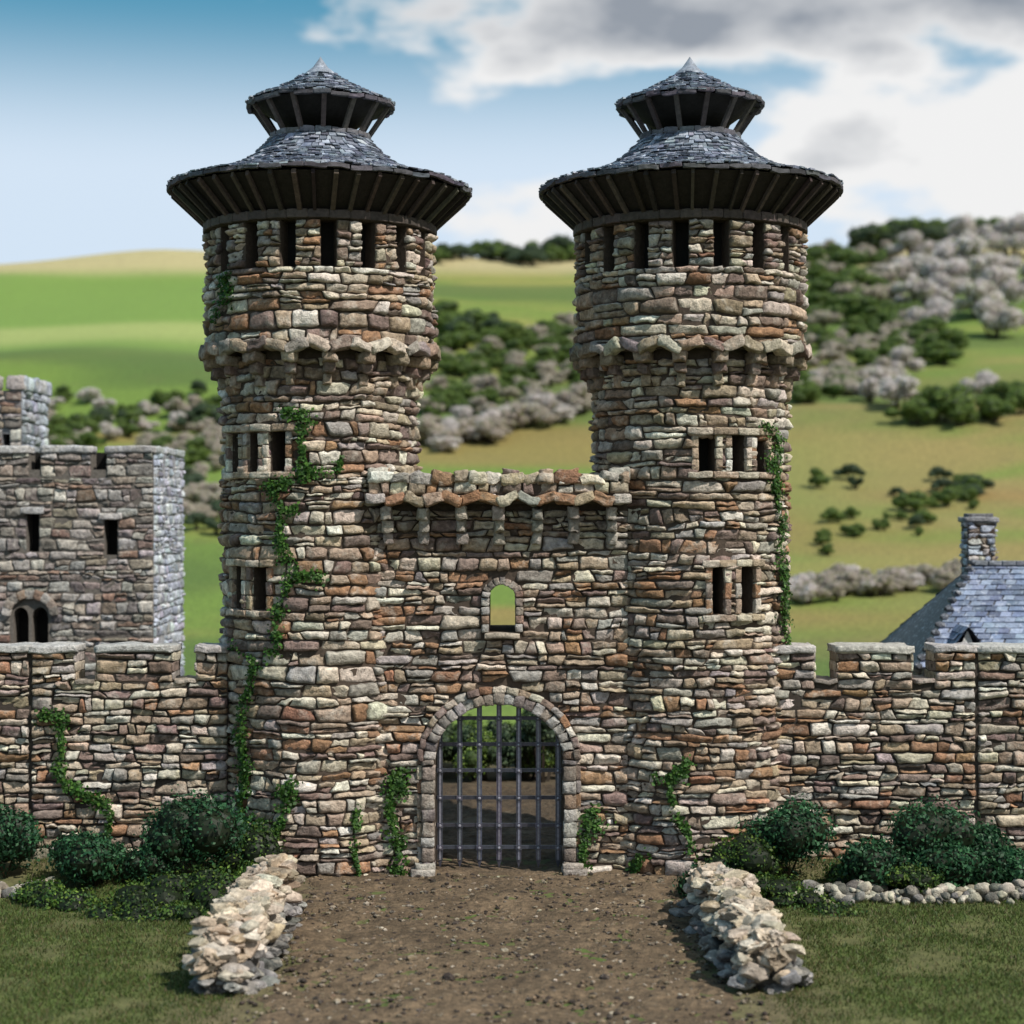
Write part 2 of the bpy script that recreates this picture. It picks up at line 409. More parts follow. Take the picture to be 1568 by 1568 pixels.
for a in [(245,1378,72,50,45.8),(185,1412,60,30,44.8),(320,1375,60,46,45.9),(215,1400,56,34,45),(275,1410,46,26,44.6),(1140,1325,58,50,48.1),(1082,1356,44,34,47.2),(1225,1388,56,30,46.2),(1295,1420,46,26,45),(385,1312,48,50,48.6),(100,1385,50,26,46),(60,1372,40,26,46.5),(1180,1370,54,34,46.6),(1270,1405,50,26,45.6),(395,1340,34,24,48),(1300,1345,36,30,48),(222,1330,40,40,48),(1395,1345,40,24,47)]:
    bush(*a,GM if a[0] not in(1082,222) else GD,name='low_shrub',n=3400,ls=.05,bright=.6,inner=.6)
# ---------------------------------------------------------------- towers
def revolve(mb,cx,cy,prof,col,mat,n=72):
    r=np.array([p[0] for p in prof]);z=np.array([p[1] for p in prof])
    th=np.linspace(0,2*np.pi,n+1)
    a,b=np.meshgrid(th,np.arange(len(r)),indexing='ij')
    V=np.stack([cx+r[b]*np.sin(a),cy-r[b]*np.cos(a),z[b]],-1).reshape(-1,3)
    mb.add(V,gridf(n+1,len(r)),col,mat)
def shingles(mb,cx,cy,prof,row=.2,tw=.24,mat=0):
    P=np.array(prof,float);seg=np.linalg.norm(np.diff(P,axis=0),axis=1);s=np.concatenate([[0],np.cumsum(seg)])
    t=0;k=0
    while t<s[-1]-.05:
        r0=np.interp(t,s,P[:,0]);z0=np.interp(t,s,P[:,1]);t1=min(t+row*1.35,s[-1])
        r1=np.interp(t1,s,P[:,0]);z1=np.interp(t1,s,P[:,1])
        n=max(6,int(2*np.pi*r0/tw))
        cuts=np.sort((np.arange(n)+rng.uniform(-.33,.33,n)+.5*(k%2))/n*2*np.pi)
        for i in range(n):
            a=cuts[i];b=cuts[(i+1)%n]+(2*np.pi if i==n-1 else 0)
            g=.012/max(r0,.3);a+=g;b-=g
            lift=rng.uniform(.03,.10);dr=rng.uniform(-.05,.06)
            tr=(r1-r0);tz=(z1-z0);Ls=math.hypot(tr,tz);nr,nz=abs(tz/Ls),abs(tr/Ls)
            V=[]
            for (rr,zz,l) in ((r0+tr/Ls*(-dr),z0+tz/Ls*(-dr),lift),(r1,z1,.01)):
                for th in (a,b):
                    for q in (l,l-.035):
                        r_=rr+nr*q;z_=zz+nz*q+rng.uniform(-.012,.012)
                        V.append([cx+r_*math.sin(th),cy-r_*math.cos(th),z_])
            c=jit([(.16,.185,.24),(.24,.275,.34),(.09,.105,.14),(.38,.42,.49)][rng.choice(4,p=[.35,.3,.22,.13])],.15)
            mb.add(V,[[0,2,6,4],[1,3,2,0],[0,4,5,1],[2,3,7,6]],c,mat)
        t+=row;k+=1
def tower(cx,cy,wins,seed):
    E=empty('castle_tower')
    R=2.68
    mp=cylmap(cx,cy,R);C=2*np.pi*R
    mb=MB();ops=[]
    for (xl,xr,yt,yb) in wins:
        u=[]
        for q in (xl,xr):
            s=np.clip((W(q,50.0)-cx)/R,-.97,.97);u.append(math.asin(s)*R)
        d=49.6
        ops.append((u[0],u[1],Zp(yb,d),Zp(yt,d)))
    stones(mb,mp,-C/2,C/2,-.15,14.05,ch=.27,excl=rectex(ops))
    backing(mb,mp,-C/2,C/2,-.3,14.3,ops,.7,mat=1,backmat=2)
    groups={}
    for o in ops: groups.setdefault(round(o[2],0),[]).append(o)
    for g in groups.values():
        a=min(o[0] for o in g)-.3;b=max(o[1] for o in g)+.3
        for v,hh in ((min(o[2] for o in g)-.1,.17),(max(o[3] for o in g)+.1,.19)):
            cuts=np.linspace(a,b,5)
            for i in range(4): cblock(mb,mp,(cuts[i]+cuts[i+1])/2,v,.07,(b-a)/4-.02,hh,.28,jit(PAL[i%2][0]),rough=.03)
        for o in g:
            for u in (o[0]-.1,o[1]+.1):
                for j in range(3):
                    h=(o[3]-o[2])/3;cblock(mb,mp,u,o[2]+h*(j+.5),.04,.17,h-.03,.2,jit(pick(PAL)),rough=.02)
    RD=3.13
    nb=18;dm=cylmap(cx,cy,RD);ua=2*np.pi*RD/nb
    revolve(mb,cx,cy,[(R-.05,14.28),(RD-.02,14.28)],(.06,.05,.04),1)
    for i in range(nb):
        u=(i+.5)*ua-np.pi*RD
        for j,(z,w,sw,sv) in enumerate([(13.48,-.38,.30,.34),(13.78,-.27,.46,.30),(14.06,-.14,.62,.30)]):
            cblock(mb,dm,u+rng.normal(0,.015),z,w,.36-.05*(2-j),sv-.01,sw,jit(PAL[[1,3,1][j]][0])*.9,rot=rng.normal(0,.05),rough=.06)
        for sgn in (-1,1):
            cblock(mb,dm,u+sgn*ua*.25,14.38+rng.normal(0,.015),.06,ua*.54,.27+rng.normal(0,.02),.40,jit(PAL[rng.choice([0,1,1,3,4])][0],.18)*.88,rot=sgn*.33+rng.normal(0,.05),rough=.08)
    do=[]
    for i in range(nb):
        u=i*ua-np.pi*RD+ua*.5
        do.append((u-.21,u+.21,16.45,17.72))
    cc=np.pi*RD
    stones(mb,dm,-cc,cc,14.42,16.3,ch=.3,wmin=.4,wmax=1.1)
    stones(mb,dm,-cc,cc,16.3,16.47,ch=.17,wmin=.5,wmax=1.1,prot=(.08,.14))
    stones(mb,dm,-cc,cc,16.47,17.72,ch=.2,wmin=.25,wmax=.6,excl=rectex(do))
    backing(mb,dm,-cc,cc,14.28,17.98,do,.55,mat=1,backmat=2)
    mb.build('walls',[M_stone,M_mort,M_dark],E,smooth=True)
    mb=MB()
    DW=(.07,.055,.048)
    for i in range(36): cblock(mb,dm,(i+.5)*ua/2-cc,17.86,.04,ua/2-.01,.24,.26,jit(DW),rough=.02)
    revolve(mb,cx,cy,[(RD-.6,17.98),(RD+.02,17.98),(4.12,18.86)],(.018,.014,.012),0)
    for i in range(44):
        th=(i+.5+rng.uniform(-.15,.15))/44*2*np.pi
        hw_=rng.uniform(.035,.065);V=[]
        for (r,z) in ((RD,17.93),(4.16,18.88)):
            for s_ in (-hw_,hw_):
                for q in (0,-.12): V.append([cx+(r-q*.3)*math.sin(th)+s_*math.cos(th),cy-(r-q*.3)*math.cos(th)+s_*math.sin(th),z+q])
        mb.add(V,CUBEF,jit((.055,.042,.035),.35),0)
    for (rr,zz,nn,hh) in ((4.22,18.95,44,.12),(2.04,21.39,26,.11)):
        em=cylmap(cx,cy,rr)
        for i in range(nn):
            uu=(i+.5)/nn*2*np.pi*rr;cblock(mb,em,uu,zz+rng.normal(0,.022),0,2*np.pi*rr/nn-.015,hh,.12,jit((.08,.075,.09),.25),rot=rng.normal(0,.03),rough=.03)
    for i in range(14):
        th=(i+.35)/14*2*np.pi;V=[]
        for (r,z) in ((1.28,20.42),(1.95,21.38)):
            for s_ in (-.065,.065):
                for q in (-.06,.06): V.append([cx+(r+q)*math.sin(th)+s_*math.cos(th),cy-(r+q)*math.cos(th)+s_*math.sin(th),z])
        mb.add(V,CUBEF,jit((.07,.06,.058),.2),0)
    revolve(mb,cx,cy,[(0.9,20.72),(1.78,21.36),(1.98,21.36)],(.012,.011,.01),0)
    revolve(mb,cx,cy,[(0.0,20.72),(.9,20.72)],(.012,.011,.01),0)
    for i in range(20):
        em=cylmap(cx,cy,1.34);uu=(i+.5)/20*2*np.pi*1.34
        cblock(mb,em,uu,20.5,0,.4,.16,.2,jit((.12,.12,.135),.2),rough=.03)
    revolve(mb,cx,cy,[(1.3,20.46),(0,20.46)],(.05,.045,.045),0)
    mb.build('timber_frame',[M_wood],E,smooth=False)
    mb=MB()
    p1=[(4.26,19.0),(3.3,19.22),(2.4,19.56),(1.8,19.98),(1.36,20.46)]
    p2=[(2.08,21.44),(1.5,21.66),(.95,21.95),(.42,22.28)]
    for p in (p1,p2):
        revolve(mb,cx,cy,p,(.07,.075,.09),0);shingles(mb,cx,cy,p,.17 if p is p1 else .15,.21)
    revolve(mb,cx,cy,[(.42,22.24),(.46,22.3),(.4,22.38),(.22,22.52),(.08,22.72),(0.0,22.84)],(.20,.23,.28),0,24)
    mb.build('slate_roof',[M_slate],E,smooth=False)
    return E
TL=(W(491,52),1.95);TR=(W(1056,52),1.95)
tower(*TL,[(352,369,663,722),(385,401,663,722),(419,443,661,721),(360,374,868,933),(391,414,868,934)],1)
tower(*TR,[(1066,1090,668,722),(1115,1136,667,722),(1153,1170,668,722),(1086,1103,868,940),(1129,1150,868,940)],2)
# ---------------------------------------------------------------- gatehouse
E=empty('castle_gatehouse')
GX0,GX1=W(572,50),W(962,50);gm=flatmap(0,0)
gc=W(764,50);hw=98*50/F;spr=Zp(1163,50);gtop=Zp(1078,50)
gate=(gc-hw,gc+hw,-.3,gtop,spr)
wc=W(769,50);ww=20*50/F;win=(wc-ww,wc+ww,Zp(968,50),Zp(895,50),Zp(915,50))
mb=MB()
def gex(lo,hi):
    return rectex([(gc-hw-.4,gc+hw+.4,-.3,gtop+.4,spr),(wc-ww-.2,wc+ww+.2,win[2]-.1,win[3]+.25,win[4])])(lo,hi)
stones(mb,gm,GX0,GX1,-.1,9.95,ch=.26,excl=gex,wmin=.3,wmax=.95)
backing(mb,gm,GX0,GX1,-.3,10.2,[gate,win],3.2,closed=False,mat=1)
bm_=flatmap(0,3.2);backing(mb,bm_,GX0,GX1,-.3,10.2,[gate,win],.01,closed=False,mat=1)
def arch(mb,c,hw_,spr_,top_,th,n,w,sw,pal,ro=.04):
    a=hw_+th/2;b=(top_-spr_)+th/2
    for i in range(n):
        t0=np.pi*(i+.5)/n
        x=c+a*math.cos(t0);z=spr_+b*math.sin(t0)
        tx,tz=-a*math.sin(t0),b*math.cos(t0);l=math.hypot(tx,tz)*np.pi/n
        cblock(mb,gm,x,z,w+rng.normal(0,.02),l*1.02-.015,th*rng.uniform(.92,1.1),sw,jit(pick(pal)),rot=math.atan2(tz,tx)+rng.normal(0,.03),rough=ro)
arch(mb,gc,hw,spr,gtop,.30,21,.0,.42,PALD)
arch(mb,gc,hw+.31,spr,gtop+.31,.17,19,.06,.36,PAL)
z=0
while z<spr-.1:
    h=min(rng.uniform(.28,.42),spr-z)
    for s_ in (-1,1):
        cblock(mb,gm,gc+s_*(hw+.18+rng.uniform(-.01,.02)),z+h/2,.03,.34,h-.02,.44,jit(pick(PALD)),rough=.04)
        cblock(mb,gm,gc+s_*(hw+.41),z+h/2,.0,.14,h-.02,.3,jit(pick(PAL)),rough=.03)
    z+=h
for s_ in (-1,1):
    cblock(mb,gm,gc+s_*(hw+.30),.08,.15,.66,.24,.7,jit((.36,.33,.29)),rough=.03)
    cblock(mb,gm,gc+s_*(hw+.27),.26,.10,.54,.15,.6,jit((.38,.35,.31)),rough=.03)
arch(mb,wc,ww,win[4],win[3],.20,9,.04,.32,PALD)
for s_ in (-1,1):
    zz=win[2]
    for j in range(4):
        h=(win[4]-win[2])/4;cblock(mb,gm,wc+s_*(ww+.11),zz+h*(j+.5),.04,.2,h-.02,.32,jit(pick(PALD)),rough=.03)
cblock(mb,gm,wc,win[2]-.09,.1,.95,.16,.45,jit((.33,.28,.23)),rough=.03)
pf=.55
bx=[W(v,50) for v in (594,650,707,764,822,878,935)]
for i,x in enumerate(bx):
    for (z,w,sw,sv) in ((9.18,.14,.3,.34),(9.52,.22,.46,.32),(9.86,.32,.66,.34)):
        cblock(mb,gm,x+rng.normal(0,.012),z,w,.27+rng.normal(0,.02),sv-.01,sw,jit((.36,.32,.27)),rot=rng.normal(0,.04),rough=.06)
PX0,PX1=W(564,49.4),W(964,49.4)
pm=flatmap(0,-pf)
backing(mb,pm,PX0+.05,PX1-.05,10.12,10.72,[],.1,mat=1)
Q=[[0,1,2,3]]
mb.add([[PX0+.05,-pf,10.12],[PX1-.05,-pf,10.12],[PX1-.05,.1,10.12],[PX0+.05,.1,10.12]],Q,MORT,1)
mb.add([[PX0+.05,-pf,10.70],[PX1-.05,-pf,10.70],[PX1-.05,3.2,10.70],[PX0+.05,3.2,10.70]],Q,(.2,.17,.15),1)
stones(mb,pm,PX0,PX1,10.2,10.78,ch=.26,wmin=.35,wmax=.8,prot=(.03,.16))
sp=bx[1]-bx[0]
for i,x in enumerate(bx):
    for s_ in (-1,1):
        if (i==0 and s_<0) or (i==6 and s_>0): 
            cblock(mb,pm,x+s_*.28,10.26,.1,.5,.26,.36,jit((.43,.39,.34)),rough=.05);continue
        cblock(mb,pm,x+s_*sp*.25,10.26,.10,sp*.55,.26+rng.normal(0,.02),.4,jit(PAL[rng.choice([0,1,2,4])][0],.15),rot=s_*.34+rng.normal(0,.05),rough=.08)
x=PX0
while x<PX1-.1:
    w=min(rng.uniform(.35,.75),PX1-x)
    cblock(mb,pm,x+w/2,10.82+rng.uniform(-.04,.05),-.12+rng.uniform(-.06,.06),w-.01,.28,.58,jit(PAL[rng.choice([0,1,5,4,2])][0],.15),rot=rng.normal(0,.08),rough=.09)
    if rng.random()<.4: cblock(mb,pm,x+w/2,10.98,-.2,w*.7,.17,.36,jit(pick(PAL)),rot=rng.normal(0,.1),rough=.07)
    x+=w
for (a,b) in ((PX0,.55),(PX1-.55,.55)): cblock(mb,pm,a+b/2,10.93,-.15,b,.3,.5,jit((.48,.44,.39)),rough=.07)
mb.build('walls',[M_stone,M_mort,M_dark],E)
# portcullis
mb=MB();IC=(.10,.10,.13);yb=.55
XB=np.linspace(gc-hw+.12,gc+hw-.12,7)
for i,xx in enumerate(XB):
    u=(xx-gc)/hw;t=spr+(gtop-spr)*math.sqrt(max(0,1-u*u))
    sbox(mb,(xx,yb,(t+.28)/2+.05),(.14,.05,t-.2),jit(IC,.15))
    sbox(mb,(xx,yb-.035,(t+.28)/2+.05),(.05,.03,t-.2),jit((.25,.25,.3),.15))
    cv=np.array([[xx-.065,yb-.02,.27],[xx+.065,yb-.02,.27],[xx+.065,yb+.02,.27],[xx-.065,yb+.02,.27],[xx,yb,.06]])
    mb.add(cv,[[0,1,4],[1,2,4],[2,3,4],[3,0,4]],IC)
for py_ in (1100,1140,1180,1222,1264,1298):
    z=Zp(py_,50.5);k=math.sqrt(max(0,1-(max(0,z-spr)/(gtop-spr))**2))
    sbox(mb,(gc,yb+.05,z),(2*hw*k,.05,.10),jit(IC,.15)*.7)
    for xx in XB:
        if abs(xx-gc)<hw*k:
            sbox(mb,(xx,yb-.06,z),(.17,.05,.13),jit(IC,.15))
            v,f=ICO[1];mb.add(v*.045+np.array([xx,yb-.1,z]),f,(.4,.4,.46))
mb.build('portcullis',[M_iron],E,smooth=False)
# ---------------------------------------------------------------- curtain walls
def curtain(x0,x1,cren,seams,yf=.5):
    E=empty('curtain_wall');mp=flatmap(0,yf);mb=MB();top=6.02;cb=5.2
    ops=[(a,b,cb,top+.3) for a,b in cren]
    def ex(lo,hi):
        r=rectex(ops)(lo,hi)
        for s in seams: r.append((s-.035,s+.035))
        return r
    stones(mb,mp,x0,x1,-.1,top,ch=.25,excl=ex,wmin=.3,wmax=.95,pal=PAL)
    ob=[(a,b,cb,top) for a,b in cren]
    backing(mb,mp,x0,x1,-.3,top,ob,1.1,closed=False,mat=1,col=(.05,.04,.033))
    backing(mb,flatmap(0,yf+1.1),x0,x1,-.3,top,ob,.01,closed=False,mat=1)
    edges=[x0]+[v for ab in sorted(cren) for v in ab]+[x1]
    for i in range(0,len(edges),2):
        a,b=edges[i],edges[i+1]
        brk=[a]+[s for s in seams if a<s<b]+[b]
        for p,q in zip(brk,brk[1:]):
            if q-p<.1: continue
            cblock(mb,mp,(p+q)/2,top+.09,-.5,q-p+.06,.2,1.35,jit((.47,.455,.44),.08),rough=.06)
    for a,b in cren:
        cblock(mb,mp,(a+b)/2,cb+.02,-.5,b-a,.12,1.2,jit((.3,.26,.22)),rough=.05)
        for j in range(3):
            for s_ in (a-.02,b+.02): cblock(mb,mp,s_,cb+.15+.27*j,-.5,.08,.25,1.05,jit(pick(PAL)),rough=.03)
    mb.build('walls',[M_stone,M_mort,M_dark],E)
d=50.5;w_=lambda v:W(v,d)
curtain(-24,TL[0]-2.4,[(w_(116),w_(147)),(w_(265),w_(300)),(w_(-60),w_(-30)),(w_(-220),w_(-185))],[w_(47),w_(-240)])
curtain(TR[0]+2.15,24,[(w_(1247),w_(1281)),(w_(1397),w_(1431)),(w_(1568+50),w_(1600+50)),(w_(1760),w_(1795))],[w_(1495),w_(1760+60)])
# ---------------------------------------------------------------- keep
E=empty('castle_keep');mb=MB();d=67;KX=W(235,d);KY=17
mp=flatmap(0,KY)
kc=[(W(45,d),W(62,d)),(W(140,d),W(163,d)),(W(-60,d),W(-40,d)),(W(-160,d),W(-140,d))]
wn=[(W(41,d),W(60,d),Zp(845,d),Zp(787,d)),(W(160,d),W(180,d),Zp(850,d),Zp(796,d)),(W(-80,d),W(-60,d),Zp(845,d),Zp(787,d))]
aw=[(W(20,d),W(44,d),Zp(990,d),Zp(930,d),Zp(945,d)),(W(49,d),W(74,d),Zp(990,d),Zp(930,d),Zp(945,d))]
top=Zp(692,d);cr=[(a,b,top-.65,top+.2) for a,b in kc];KL=-28
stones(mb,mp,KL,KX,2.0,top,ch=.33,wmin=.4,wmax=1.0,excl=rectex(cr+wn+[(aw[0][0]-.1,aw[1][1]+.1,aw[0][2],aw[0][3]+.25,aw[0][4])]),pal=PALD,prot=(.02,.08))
backing(mb,mp,KL,KX,-.2,top,[(a,b,top-.65,top) for a,b in kc]+wn+aw,.8,mat=1,backmat=2,col=(.14,.125,.11))
for o in wn:
    cblock(mb,mp,(o[0]+o[1])/2,o[3]+.13,.04,.85,.24,.25,jit((.42,.41,.4)),rough=.03)
for i in range(9):
    t0=np.pi*(i+.5)/9;c=(aw[0][0]+aw[1][1])/2;a=.87
    cblock(mb,mp,c+a*math.cos(t0),aw[0][4]+.1+a*.85*math.sin(t0),.05,.33,.33,.25,jit(pick(PALD)),rot=t0+np.pi/2,rough=.03)
for o in aw: cblock(mb,mp,(o[0]+o[1])/2,o[2]-.08,.08,.75,.15,.3,(.4,.39,.38),rough=.02)
sm=flatmap(KX,KY,0,1)
sc_=[(1.6,2.2,top-.6,top+.2),(3.6,4.2,top-.6,top+.2)]
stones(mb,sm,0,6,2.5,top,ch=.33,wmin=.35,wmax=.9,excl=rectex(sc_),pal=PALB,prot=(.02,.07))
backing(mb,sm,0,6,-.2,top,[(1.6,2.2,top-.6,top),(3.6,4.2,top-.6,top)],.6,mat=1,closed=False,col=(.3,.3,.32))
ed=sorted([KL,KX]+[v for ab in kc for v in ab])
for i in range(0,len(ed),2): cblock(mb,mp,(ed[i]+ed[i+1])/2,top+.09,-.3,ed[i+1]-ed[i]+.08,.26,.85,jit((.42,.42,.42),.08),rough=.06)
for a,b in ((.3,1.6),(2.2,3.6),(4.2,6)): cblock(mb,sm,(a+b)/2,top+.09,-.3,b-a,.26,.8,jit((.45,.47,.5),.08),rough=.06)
mb.add([[KL,KY+.7,top-.65],[KX-.5,KY+.7,top-.65],[KX-.5,KY+6,top-.65],[KL,KY+6,top-.65]],Q,(.2,.2,.2),1)
tx=W(33,76);ty=26;tt_=Zp(598,76)
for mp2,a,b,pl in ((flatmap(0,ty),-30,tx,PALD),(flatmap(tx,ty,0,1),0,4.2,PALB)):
    wo=[(tx-.8,tx-.48,tt_-2.9,tt_-1.8)]
    stones(mb,mp2,a,b,9,tt_,ch=.36,wmin=.4,wmax=1,pal=pl,excl=rectex(wo) if a<-1 else None)
    backing(mb,mp2,a,b,-.2,tt_,wo if a<-1 else [],.6,mat=1,backmat=2,col=(.2,.2,.21))
    x=a
    while x<b-.2: 
        cblock(mb,mp2,x+.37,tt_+.32,-.2,.7,.6,.7,jit(pick(pl)),rough=.06);x+=.75 if a>-1 else 1.0
mb.build('walls',[M_stone,M_mort,M_dark],E)
# ---------------------------------------------------------------- house at right
E=empty('stone_house');mb=MB()
hx0,hx1=W(1405,62),30;ye,yr,yk=12,16,20;ze,zr=4.6,8.0;rx=W(1490,66)
hm=flatmap(0,ye+.35)
stones(mb,hm,hx0+.4,hx1,.0,ze,ch=.3,pal=PALD)
backing(mb,hm,hx0+.4,hx1,-.2,ze+.1,[],.1,mat=1)
lm=flatmap(hx0+.4,yk-.35,0,-1);stones(mb,lm,0,7.3,0,ze,ch=.3,pal=PALD);backing(mb,lm,0,7.3,-.2,ze+.1,[],.1,mat=1)
backing(mb,flatmap(0,yk-.35),hx0+.4,hx1,-.2,ze+.1,[],.1,mat=1)
cmx,cmy=W(1500,67),17.2
for s_,mpp in enumerate((flatmap(cmx-.5,cmy-.45),flatmap(cmx-.5,cmy+.45,0,-1),flatmap(cmx+.5,cmy-.45,0,1))):
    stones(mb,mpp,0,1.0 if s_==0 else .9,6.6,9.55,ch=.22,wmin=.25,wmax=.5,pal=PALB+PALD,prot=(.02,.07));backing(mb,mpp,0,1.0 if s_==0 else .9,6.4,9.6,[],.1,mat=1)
cblock(mb,wmap,cmx,9.62,-cmy,1.25,.18,1.15,(.3,.3,.32),rough=.03);cblock(mb,wmap,cmx,9.76,-cmy,.9,.16,.8,(.15,.15,.16),rough=.03)
mb.build('walls',[M_stone,M_mort,M_dark],E)
mb=MB()
def roofplane(p00,p10,p11,p01,row,tw,sag=.0):
    p00,p10,p11,p01=[np.array(p,float) for p in (p00,p10,p11,p01)]
    nrm=np.cross(p10-p00,p01-p00);nrm/=np.linalg.norm(nrm)
    if nrm[2]<0:nrm=-nrm
    def at(s,t):
        a=p00+(p10-p00)*s;b=p01+(p11-p01)*s
        q=a+(b-a)*t;q=q.copy();q[2]-=sag*4*t*(1-t)*.5;return q
    n=int(np.linalg.norm(p01-p00)/row)
    for j in range(n):
        t0=j/n;t1=min(1,(j+1.35)/n);w0=np.linalg.norm(at(1,t0)-at(0,t0));m=max(2,int(w0/tw))
        for i in range(-1,m+1):
            s0=np.clip((i+.5*(j%2)+rng.uniform(-.1,.1))/m,0,1);s1=np.clip((i+1+.5*(j%2)+rng.uniform(-.1,.1))/m-.03/tw/m*.7,0,1)
            if s1-s0<.002: continue
            l=rng.uniform(.04,.09)
            V=[at(s0,t0)+nrm*l,at(s1,t0)+nrm*l,at(s1,t1)+nrm*.01,at(s0,t1)+nrm*.01,at(s0,t0),at(s1,t0)]
            mb.add(V,[[0,1,2,3],[4,5,1,0]],jit([(.15,.19,.29),(.21,.26,.36),(.10,.13,.20)][rng.integers(3)],.12),0)
    mb.add([p00,p10,p11,p01],Q,(.05,.055,.07),0)
roofplane((hx0,ye,ze),(hx1,ye,ze),(hx1,yr,zr),(rx,yr,zr),.3,.42)
roofplane((hx1,yk,ze),(hx0,yk,ze),(rx,yr,zr),(hx1,yr,zr),.3,.42)
roofplane((hx0,yk,ze),(hx0,ye,ze),(rx,yr-.01,zr),(rx,yr+.01,zr),.3,.42,sag=1.2)
for t in np.linspace(0,1,14): 
    rock(mb,(hx0+(rx-hx0)*t,ye+(yr-ye)*t,ze+(zr-ze)*t+.08),(.22,.2,.14),(.07,.075,.09),1)
for t in np.arange(rx,hx1,.5): cblock(mb,wmap,t+.25,zr+.06,-yr,.48,.16,.35,jit((.16,.17,.2)),rough=.02)
dx=W(1482,62)
for s_ in (-1,1): roofplane((dx+s_*.7,11.9,5.0),(dx+s_*.7,14.6,5.0),(dx,14.6,6.0),(dx,11.9,6.0),.25,.35)
mb.add([[dx-.55,12.05,4.6],[dx+.55,12.05,4.6],[dx+.02,12.05,5.85],[dx-.02,12.05,5.85]],Q,(.5,.5,.48),0)
mb.build('slate_roof',[M_slate],E,smooth=False)
# ---------------------------------------------------------------- rubble walls flanking the path
CR=[(.46,.38,.29),(.53,.455,.36),(.38,.295,.21),(.57,.51,.42)];GR=[(.2,.2,.2),(.13,.125,.12),(.27,.26,.25)]
def rubble(xf,yf_,xn,yn,hf,hn,wid):
    mb=MB()
    L=math.hypot(xn-xf,yn-yf_)
    for i in range(460):
        t=rng.random();x=xf+(xn-xf)*t;y=yf_+(yn-yf_)*t;h=(hf+(hn-hf)*t)*(1+.14*math.sin(t*9+xf)+.1*math.sin(t*23))
        endt=min(t,1-t)*L;h*=min(1,.62+endt*.6)
        zr_=rng.random();off=rng.uniform(-1,1)*wid*.5*(1.15-.42*zr_)
        z=zr_*h;s=rng.uniform(.12,.29)
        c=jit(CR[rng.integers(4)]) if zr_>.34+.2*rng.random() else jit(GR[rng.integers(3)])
        g=float(hgt(x,y));rock(mb,(x+off,y+rng.normal(0,.08),g+z),(s*1.4,s*1.1,s*rng.uniform(.5,.85)),c,3,rough=.3,chips=9,fine=.35,cmin=.45)
    for t in np.linspace(.08,.92,14):
        h=hf+(hn-hf)*t;x=xf+(xn-xf)*t;y=yf_+(yn-yf_)*t;g=float(hgt(x,y))
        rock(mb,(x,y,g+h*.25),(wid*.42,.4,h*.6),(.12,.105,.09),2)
    for i in range(40):
        t=(i+rng.random())/40;h=(hf+(hn-hf)*t)*min(1,.62+min(t,1-t)*L*.6);x=xf+(xn-xf)*t+rng.uniform(-.3,.3);y=yf_+(yn-yf_)*t
        rock(mb,(x,y,float(hgt(x,y))+h*.95),(rng.uniform(.28,.5),.32,rng.uniform(.14,.28)),jit(CR[rng.integers(4)]),4,rough=.4,chips=7,fine=.6,cmin=.45)
    mb.build('rubble_wall',[M_rock],smooth=False)
rubble(W(425,45.6),-4.6,W(338,37.5),-12.6,1.2,1.15,1.35)
rubble(W(1088,45.8),-4.4,W(1180,37.6),-12.3,1.15,1.1,1.45)
def border(x0,x1,ys,n,name):
    mb=MB()
    for i in range(n):
        x=rng.uniform(x0,x1);y=ys+rng.normal(0,.28)-abs(rng.normal(0,.1));s=rng.uniform(.07,.19)
        rock(mb,(x,y,float(hgt(x,y))+s*.5+rng.random()**3*.25),(s*1.25,s,s*.85),jit([(.42,.39,.31),(.5,.46,.38),(.2,.19,.18),(.12,.115,.1),(.3,.26,.2)][rng.choice(5,p=[.3,.17,.18,.2,.15])]),2,rough=.3)
    mb.build(name,[M_rock])
border(W(1195,47),13.5,-3.3,300,'cobble_border');border(-13.5,W(85,47),-2.8,70,'cobble_border')
